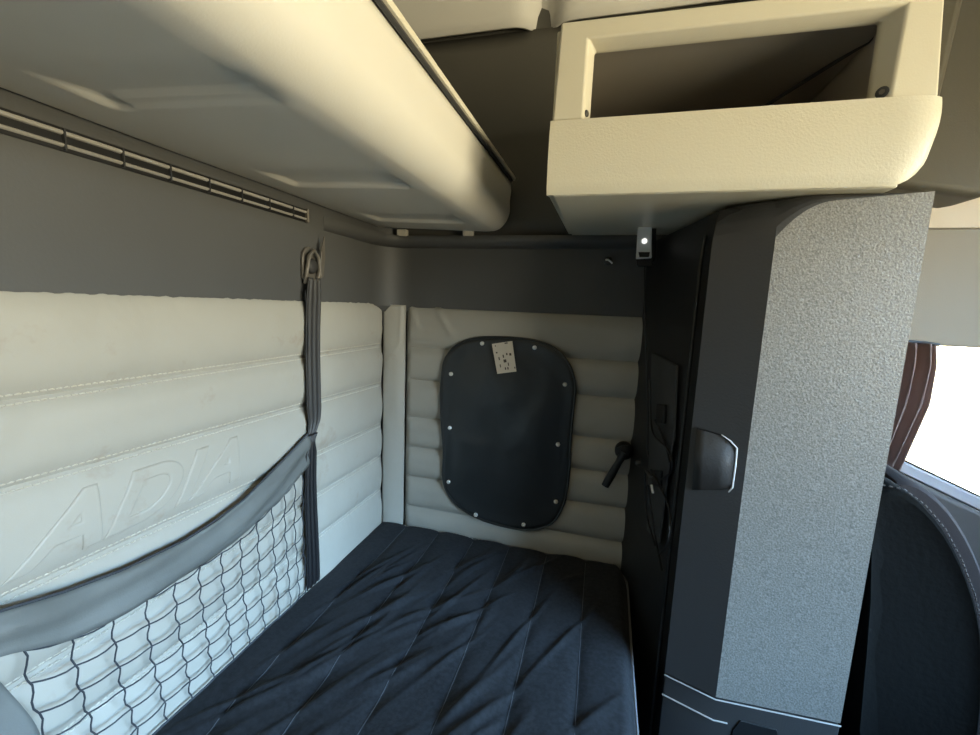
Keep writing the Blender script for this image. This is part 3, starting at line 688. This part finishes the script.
# ------------------------------------------------------------ cab side, right of the wardrobe
bm = bmesh.new(); prism(bm, [(.50, 1.15, .30), (.705, 1.15, .262), (.745, 1.15, .270), (.775, 1.15, .300), (1.7, 1.15, .40), (1.7, 1.15, .94), (.50, 1.15, .94)], (0, .12, 0))
fb = thing('overhead_bin', 'tan overhead bin at the passenger side right of the open cubby', 'overhead bin', loc=(.9, 1.2, .4))
q = child_of(obj('bin_body', bm, M['beige_dark'], bevel=.02, seg=4), fb)
bm = bmesh.new(); box(bm, .767, .770, 1.146, 1.152, .31, .90); child_of(obj('panel_gap', bm, M['dark_trim']), fb)
bm = bmesh.new()
prism(bm, [(.50, 1.15, .44), (.60, 1.15, .40), (.63, 1.15, .94), (.50, 1.15, .94)], (0, -.04, 0)); child_of(obj('inner_wedge', bm, M['beige_dark'], bevel=.018), fb)
bm = bmesh.new(); box(bm, .54, 1.79, 1.275, 1.299, .222, .50); struct(obj('trim_5', bm, M['wall_beige'], bevel=.003))
bm = bmesh.new(); box(bm, .54, 1.79, 1.262, 1.299, -.05, .220); struct(obj('trim_6', bm, M['wall_grey'], bevel=.006))
# sill and door panel
bm = bmesh.new(); prism(bm, [(.56, 1.262, zs(.56)-.004), (1.79, 1.262, zs(1.79)-.004), (1.79, 1.262, zs(1.79)-.034), (.56, 1.262, zs(.56)-.034)], (0, .06, 0)); struct(obj('trim_7', bm, M['sill'], bevel=.004))
bm = bmesh.new(); prism(bm, [(.56, 1.266, zs(.56)+.001), (1.79, 1.266, zs(1.79)+.001), (1.79, 1.266, zs(1.79)-.003), (.56, 1.266, zs(.56)-.003)], (0, .05, 0)); struct(obj('trim_8', bm, M['strap'], bevel=.001))
bm = bmesh.new(); prism(bm, [(.56, 1.24, zs(.56)-.036), (1.79, 1.24, zs(1.79)-.036), (1.79, 1.24, FL+.01), (.56, 1.24, FL+.01)], (0, .055, 0)); struct(obj('door_1', bm, M['door'], bevel=.012))
# curtain gathered at window edge
cu_ = thing('curtain', 'dusky pink curtain gathered at the edge of the passenger window', 'curtain', loc=(.76, 1.25, -.2))
bm = bmesh.new()
def cf(u, v):
    z = lerp(-.045, -.36, v); xr = interp([(0, .742), (.15, .750), (.45, .748), (1, .708)], v); x = lerp(.58, xr, u)
    return (x, 1.238+.013*math.sin(u*34+v*1.2)-.006*math.sin(math.pi*u), z)
grid(bm, cf, 60, 24, True); child_of(obj('drape', bm, M['curtain'], solid=.004, out=(0, -1, 0)), cu_)
bm = bmesh.new(); tube(bm, [(.60, 1.245, -.043), (.72, 1.245, -.043), (.752, 1.250, -.047)], .004, 8); child_of(obj('curtain_cord', bm, M['dark_trim']), cu_)
# passenger seat
st = thing('passenger_seat', 'black cloth passenger seat with grey bolster showing right of the wardrobe', 'seat', loc=(.75, .95, FL))
def seat_prof(k):   # outline in x-z, k grows the profile
    base = [(.535, -1.0), (.525, -.60), (.50, -.40), (.485, -.32), (.50, -.285), (.535, -.288), (.570, -.313), (.605, -.352), (.637, -.405), (.665, -.465), (.688, -.53), (.705, -.62), (.72, -.76), (.73, -1.0)]
    cx, cz = .60, -.75
    return [(cx+(x-cx)*k, cz+(z-cz)*k) for x, z in base]
bm = bmesh.new()
rgs = []
for y, k in ((.915, .90), (.905, .96), (.912, .985), (.93, 1.0), (1.20, 1.0), (1.215, .97)):
    rgs.append([(x, y, z) for x, z in seat_prof(k)])
loft(bm, rgs); child_of(obj('backrest', bm, M['seat'], sharp=60, sub=1), st)
bm = bmesh.new(); rgs = []
for y, k, dx in ((.955, .98, .03), (.945, 1.0, .045), (.965, 1.02, .055), (1.18, 1.02, .055), (1.20, .99, .045)):
    rgs.append([(x+dx, y, z-.012) for x, z in seat_prof(k)])
loft(bm, rgs); child_of(obj('bolster', bm, M['seat_rim'], sharp=60, sub=1), st)
bm = bmesh.new(); sp = seat_prof(.985); sp = sp[4:]
for (x, z), (x2, z2) in zip(sp, sp[1:]):
    n_ = int(math.hypot(x2-x, z2-z)/.009)
    for s in range(n_):
        t = s/n_; p = Vector((lerp(x, x2, t), .908, lerp(z, z2, t))); q = p+Vector(((x2-x), 0, (z2-z))).normalized()*.005; tube(bm, [p, q], .0014, 5)
child_of(obj('stitching', bm, M['door']), st)
bm = bmesh.new(); box(bm, .50, 1.02, .80, 1.20, -1.02, -.90); child_of(obj('seat_cushion', bm, M['seat'], bevel=.04, seg=4), st)
bm = bmesh.new(); box(bm, .55, .95, .88, 1.15, FL+.002, -1.02); child_of(obj('seat_base', bm, M['black'], bevel=.02), st)

# ------------------------------------------------------------ daylight
w = bpy.data.worlds.new('world'); bpy.context.scene.world = w; w.use_nodes = True; nt = w.node_tree
bg = nt.nodes['Background']; tc = nt.nodes.new('ShaderNodeTexCoord'); sx = nt.nodes.new('ShaderNodeSeparateXYZ'); rp_ = nt.nodes.new('ShaderNodeValToRGB')
mr = nt.nodes.new('ShaderNodeMapRange'); mr.inputs[1].default_value = -1; mr.inputs[2].default_value = 1
nt.links.new(tc.outputs['Generated'], sx.inputs[0]); nt.links.new(sx.outputs['Z'], mr.inputs[0]); nt.links.new(mr.outputs[0], rp_.inputs[0]); nt.links.new(rp_.outputs[0], bg.inputs[0])
e = rp_.color_ramp.elements; e[0].position = 0; e[0].color = (.54, .45, .29, 1); e[1].position = 1; e[1].color = (.42, .82, 1.5, 1)
for p, c in ((.49, (.60, .49, .32, 1)), (.545, (.42, .38, .295, 1)), (.59, (.58, .70, .78, 1)), (.65, (.72, 1.22, 1.85, 1))):
    k = e.new(p); k.color = c
bg.inputs['Strength'].default_value = 13.0
def portal(name, loc, rot, sx_, sy_):
    l = bpy.data.lights.new(name, 'AREA'); l.shape = 'RECTANGLE'; l.size = sx_; l.size_y = sy_; l.cycles.is_portal = True
    o = bpy.data.objects.new(name, l); C.objects.link(o); o.location = loc; o.rotation_euler = rot
portal('windscreen_portal', (1.87, -.15, .08), (0, R(90), 0), 1.0, 1.70)
portal('passenger_window_portal', (1.08, 1.37, -.33), (R(-90), 0, 0), .8, .62)
s = bpy.data.lights.new('sun', 'SUN'); s.energy = 80; s.angle = R(.6); s.color = (1, .93, .8)
so = bpy.data.objects.new('sun', s); C.objects.link(so)
so.rotation_euler = Vector((.42, -.25, .87)).to_track_quat('Z', 'Y').to_euler()
vs = bpy.context.scene.view_settings; vs.view_transform = 'Standard'; vs.look = 'None'; vs.gamma = 1; vs.use_curve_mapping = False; vs.exposure = 1.56
bpy.context.scene.cycles.use_denoising = True
